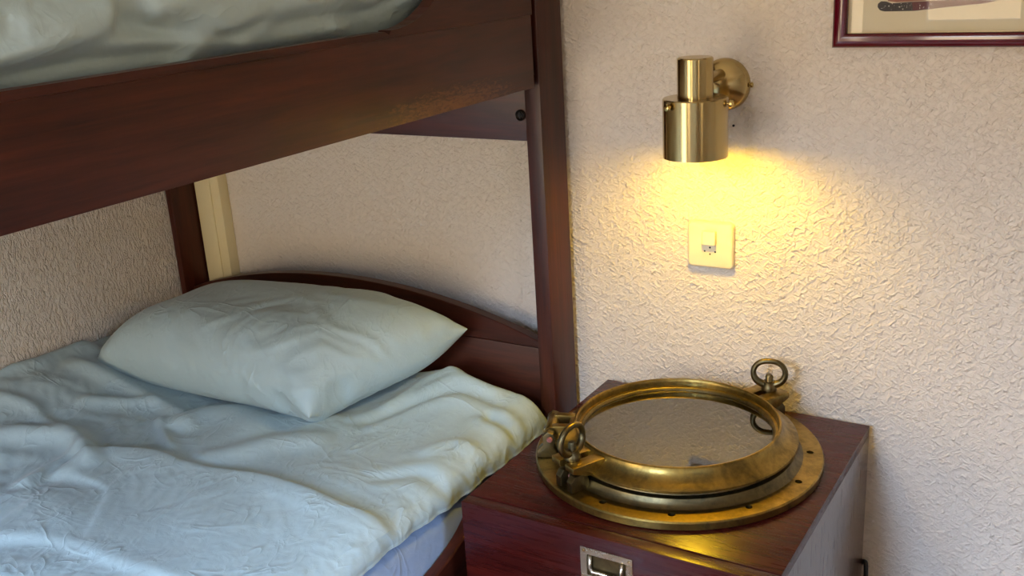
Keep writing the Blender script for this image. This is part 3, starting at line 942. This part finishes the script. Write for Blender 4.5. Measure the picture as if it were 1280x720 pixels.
# closing dogs: forked lug, swing bolt, eye nut
def dog(az, r, eye_az, tilt, ztop):
    m = polar(az, 0)
    # fork on the cover ring: two wedge jaws with a slot for the bolt
    for s in (-1, 1):
        ms = m @ T((0, s*.0185, 0))
        prism_at('fork_jaw', [(.168, .050), (.172, .0640), (r+.020, .0640), (r+.020, .0540), (r-.004, .0440), (.192, .0420)], .023, ms, M['brass_old'], .0015)
    # base knuckle on the flange
    for s in (-1, 1):
        ms = m @ T((0, s*.0150, 0))
        prism_at('base_knuckle', [(.197, .0162), (r+.019, .0162), (r+.019, .034), (r+.012, .0435), (r-.008, .0435), (.199, .036)], .014, ms, M['bronze_dark'], .0015)
    lathe('pivot_pin', [(0, -.022), (.0035, -.0217), (.0045, -.0205), (.0045, .0205), (.0035, .0217), (0, .022)], M['pin'], port,
          m @ T((r, 0, .031)) @ R(PI/2, 'X'), 16)
    mb = T((m @ Vector((r, 0, 0)))) @ R(math.radians(eye_az), 'Z')        # local x = normal of the eye
    bolt_ = lathe('swing_bolt', [(0, .0165), (.0062, .0165), (.0066, .024), (.0066, .0905), (.0052, .0935), (0, .0940)], M['bronze_dark'], port, mb, 20)
    # eye nut: collar and oval ring
    lathe('nut_collar', [(.0068, .0642), (.0135, .0642), (.0140, .0665), (.0125, .072), (.0105, .0765), (.0105, .081), (.0068, .081)], M['bronze_dark'], port, mb, 28, close=True)
    path, rads = [], []
    for k in range(40):
        t_ = -PI/2+2*PI*(k+.5)/40
        cx_, sz_ = math.cos(t_), math.sin(t_)
        path.append((0, .0275*(abs(cx_)**0.85)*(1 if cx_ > 0 else -1), ztop-.0225+.0225*sz_))
        rads.append(.0050+.0020*max(0, -sz_))
    fin('eye_nut', add_tube(bmesh.new(), path, rads, 12, closed=True, mtx=mb @ R(math.radians(tilt), 'Z')), M['bronze_dark'], port, smooth=True)
dog(-117, .2130, -10, 0, .120)
dog(62, .2095, -76, 0, .119)

# ================================================================== WALL LAMP
LX, LY = -0.628, -0.140
lamp = thing('wall_lamp', (LX, 0, 1.17), 'lit brushed brass cylinder wall lamp mounted above the switch', 'wall lamp')
ML_ = T((LX, LY, 0))
lathe('backplate', [(0, -.030), (.012, -.030), (.018, -.028), (.034, -.021), (.0415, -.015), (.0445, -.009), (.0450, -.0005), (0, -.0005)][::-1],
      M['brass_plate'], lamp, T((LX, 0, 1.170)) @ R(PI/2, 'X') @ Matrix.Scale(-1, 4, (0, 0, 1)), 64)
fin('arm', add_tube(bmesh.new(), [(LX, -.028, 1.190), (LX, -.07, 1.190), (LX, LY+.027, 1.190)], 0.0095, 20), M['brass_lamp'], lamp, angle=40)
lathe('socket_cover', [(0, 1.2320), (.0270, 1.2320), (.0290, 1.2300), (.0290, 1.1682), (0, 1.1682)], M['brass_lamp'], lamp, ML_, 64)
lathe('shade', [(.0100, 1.1680), (.0515, 1.1680), (.0530, 1.1665), (.0530, 1.0715), (.0518, 1.0715), (.0518, 1.1655), (.0100, 1.1660)],
      M['brass_lamp'], lamp, ML_, 96, close=True)
lathe('shade_lining', [(.0095, 1.1655), (.0512, 1.1650), (.0516, 1.0722), (.0514, 1.0722), (.0508, 1.1640), (.0095, 1.1645)], M['inner_white'], lamp, ML_, 64, close=True)
lathe('bulb_base', [(0, 1.166), (.013, 1.166), (.013, 1.125), (.0145, 1.118), (.0145, 1.113), (0, 1.113)], M['inner_white'], lamp, ML_, 24)
bp_ = []
for k in range(13):
    a = PI*k/12
    bp_.append((0.0225*math.sin(a), 1.0935+0.0195*math.cos(a)))
bulb = lathe('bulb', bp_, M['bulb'], lamp, ML_, 24, angle=180)
def knob(px, py, Y, az):
    """small round screw standing on the shade"""
    a = math.radians(az)
    m = T((LX+.053*math.cos(a), LY+.053*math.sin(a), 1.1585)) @ R(a, 'Z') @ R(PI/2, 'Y')
    lathe('knob', [(.0024, -.001), (.0024, .003), (.0052, .0032), (.0062, .0055), (.0058, .0088), (.0032, .0104), (0, .0107)], M['brass_polish'], lamp, m, 20)
knob(0, 0, 0, 243); knob(0, 0, 0, 3); knob(0, 0, 0, 123)
for a in (0.0, PI):
    m = T((LX, 0, 1.170)) @ R(a, 'Y') @ T((.0440, -.0055, 0)) @ R(PI/2, 'Y')
    lathe('plate_screw', [(.002, 0), (.002, .003), (.0042, .0032), (.0048, .0046), (.0040, .0066), (0, .0072)], M['brass_polish'], lamp, m, 16)

# ================================================================== LIGHT SWITCH
sw = thing('light_switch', (-0.652, 0, 0.881), 'square ivory wall switch with small rocker and pin holes below the lamp', 'switch')
def round_rect(x0, x1, z0, z1, r, n=6):
    o_ = []
    for cx, cz, a0 in ((x1-r, z1-r, 0), (x0+r, z1-r, 90), (x0+r, z0+r, 180), (x1-r, z0+r, 270)):
        for k in range(n+1):
            a = math.radians(a0+90*k/n); o_.append((cx+r*math.cos(a), cz+r*math.sin(a)))
    return o_
bm = bmesh.new(); rings = []
for ins, yy in ((0, -.0003), (0, -.0070), (.0008, -.0090), (.0026, -.0103), (.0050, -.0105)):
    rings.append([bm.verts.new((x, yy, z)) for x, z in round_rect(-.6955+ins, -.6085-ins, .8375+ins, .9240-ins, .0085-ins)])
for a, b in zip(rings, rings[1:]):
    for k in range(len(a)): bm.faces.new((a[k], a[(k+1) % len(a)], b[(k+1) % len(a)], b[k]))
bm.faces.new(rings[0][::-1]); bm.faces.new(rings[-1])
fin('cover_plate', bm, M['ivory'], sw, angle=40)
bm = add_box(bmesh.new(), -0.6655, -0.6395, -0.0185, -0.0104, 0.8830, 0.9085, 0.0022, 3)
for v in bm.verts:
    if v.co.y < -0.016: v.co.y += (v.co.z-0.8957)*0.16
fin('rocker', bm, M['ivory'], sw, angle=40)
for (x, z, r) in ((-.6520, .8765, .0019), (-.6620, .8690, .0017), (-.6420, .8690, .0017), (-.6520, .8640, .0017)):
    lathe('pin_hole', [(0, .0002), (r, .0002), (r, -.001), (0, -.001)], M['hole'], sw, T((x, -.0105, z)) @ R(PI/2, 'X'), 14)

# ================================================================== FRAMED PICTURE
FX0, FX1, FZ0, FZ1 = -0.4445, 0.175, 1.2325, 1.70
pic = thing('framed_picture', ((FX0+FX1)/2, 0, FZ0), 'framed boat print with cream mat in a glossy maroon frame', 'picture')
fwid = 0.0215
prof = [(0, 0), (0, -.015), (.0015, -.0175), (.006, -.0195), (.0105, -.0203), (.0120, -.0203), (.0175, -.0198), (.0195, -.0185), (fwid, -.0155), (fwid, -.002), (.012, 0)]
corn = [(FX0, FZ0, 1, 1), (FX1, FZ0, -1, 1), (FX1, FZ1, -1, -1), (FX0, FZ1, 1, -1)]
for k in range(4):
    bm = bmesh.new(); rings = []
    for (x, z, dx, dz) in (corn[k], corn[(k+1) % 4]):
        rings.append([bm.verts.new((x+dx*p[0], p[1]-.0008, z+dz*p[0])) for p in prof])
    n = len(prof)
    for i in range(n):
        bm.faces.new((rings[0][i], rings[0][(i+1) % n], rings[1][(i+1) % n], rings[1][i]))
    bm.faces.new(rings[0]); bm.faces.new(rings[1][::-1])
    fin('moulding', bm, M['frame_red'], pic, angle=40)
ix0, ix1, iz0, iz1 = FX0+fwid-.003, FX1-fwid+.003, FZ0+fwid-.003, FZ1-fwid+.003
box('mat', ix0, ix1, -.0060, -.0040, iz0, iz1, M['mat'], pic)
bm = bmesh.new(); g = .0042
for b in ((ix0+g*.72, ix1-g, iz0+g*.72, iz0+g), (ix0+g*.72, ix0+g, iz0+g, iz1-g)):
    add_box(bm, b[0], b[1], -.0064, -.0060, b[2], b[3])
fin('mat_bevel', bm, M['gilt'], pic)
box('glass_pane', ix0, ix1, -.0088, -.0078, iz0, iz1, M['pic_glass'], pic)
pr_ = box('print_sheet', ix0+.03, ix1-.06, -.0063, -.0060, iz0+.022, iz1-.05, M['mat'], pic)
MXZ = Matrix(((1, 0, 0, 0), (0, 0, -1, 0), (0, 1, 0, 0), (0, 0, 0, 1)))
def ink(name, pts, mat, y):
    fin(name, add_prism(bmesh.new(), pts, 0.00012, T((0, y, 0)) @ MXZ), mat, pr_)
hx, hz = -0.378, 1.2925
hull = [(hx+.003, hz-.004), (hx+.010, hz-.006), (hx+.055, hz-.006), (hx+.095, hz-.002), (hx+.15, hz+.0025), (hx+.170, hz+.006),
        (hx+.150, hz+.0075), (hx+.10, hz+.0085), (hx+.045, hz+.0075), (hx+.020, hz+.006), (hx+.012, hz+.009), (hx+.004, hz+.0095), (hx-.0005, hz+.006), (hx-.001, hz+.001)]
ink('hull_shape', hull, M['ink_dark'], -.00632)
ink('hull_shape', [(hx+.052, hz-.0057), (hx+.095, hz-.0018), (hx+.15, hz+.0027), (hx+.168, hz+.0058), (hx+.10, hz+.0082), (hx+.050, hz+.0075)], M['ink_rust'], -.00645)
ink('hull_shape', [(hx+.014, hz+.0095), (hx+.028, hz+.0075), (hx+.070, hz+.0090), (hx+.085, hz+.030), (hx+.02, hz+.032)], M['ink_brown'], -.00645)
ink('water_shape', [(hx+.085, hz+.0095), (hx+.15, hz+.0085), (hx+.185, hz+.0095), (hx+.20, hz+.05), (hx+.09, hz+.05)], M['ink_teal'], -.00645)
bm = bmesh.new()
for k in range(46):
    x = hx+.004+random.random()*.14; z = hz-.004+random.random()*.010
    top = hz+.006; low_ = hz-.005+max(0, (x-hx-.055))*.09
    if not low_ < z < top: continue
    r = random.choice((.0003, .0004, .0005, .0008))
    add_lathe(bm, [(0, 0), (r, 0), (r, .0001), (0, .0001)], 8, T((x, -.00658, z)) @ R(PI/2, 'X'))
fin('speckles', bm, M['ink_white'], pr_)['kind'] = 'stuff'

# ================================================================== CABLE BEHIND THE NIGHTSTAND
path = [(-.345, -.020, .004), (-.345, -.019, .12), (-.3455, -.019, .24), (-.346, -.0175, .285), (-.349, -.0095, .302), (-.3555, -.0065, .300), (-.372, -.0065, .27), (-.40, -.0065, .2)]
sp = []
for i in range(len(path)-1):
    for k in range(5):
        sp.append(Vector(path[i]).lerp(Vector(path[i+1]), k/5))
sp.append(Vector(path[-1]))
for _ in range(3):
    sp = [sp[0]]+[(sp[i-1]+sp[i]*2+sp[i+1])/4 for i in range(1, len(sp)-1)]+[sp[-1]]
o = fin('power_cable', add_tube(bmesh.new(), sp, 0.0042, 10), M['black'], None, smooth=True)
tag(o, 'black power cable looped at the back corner of the nightstand', 'cable')
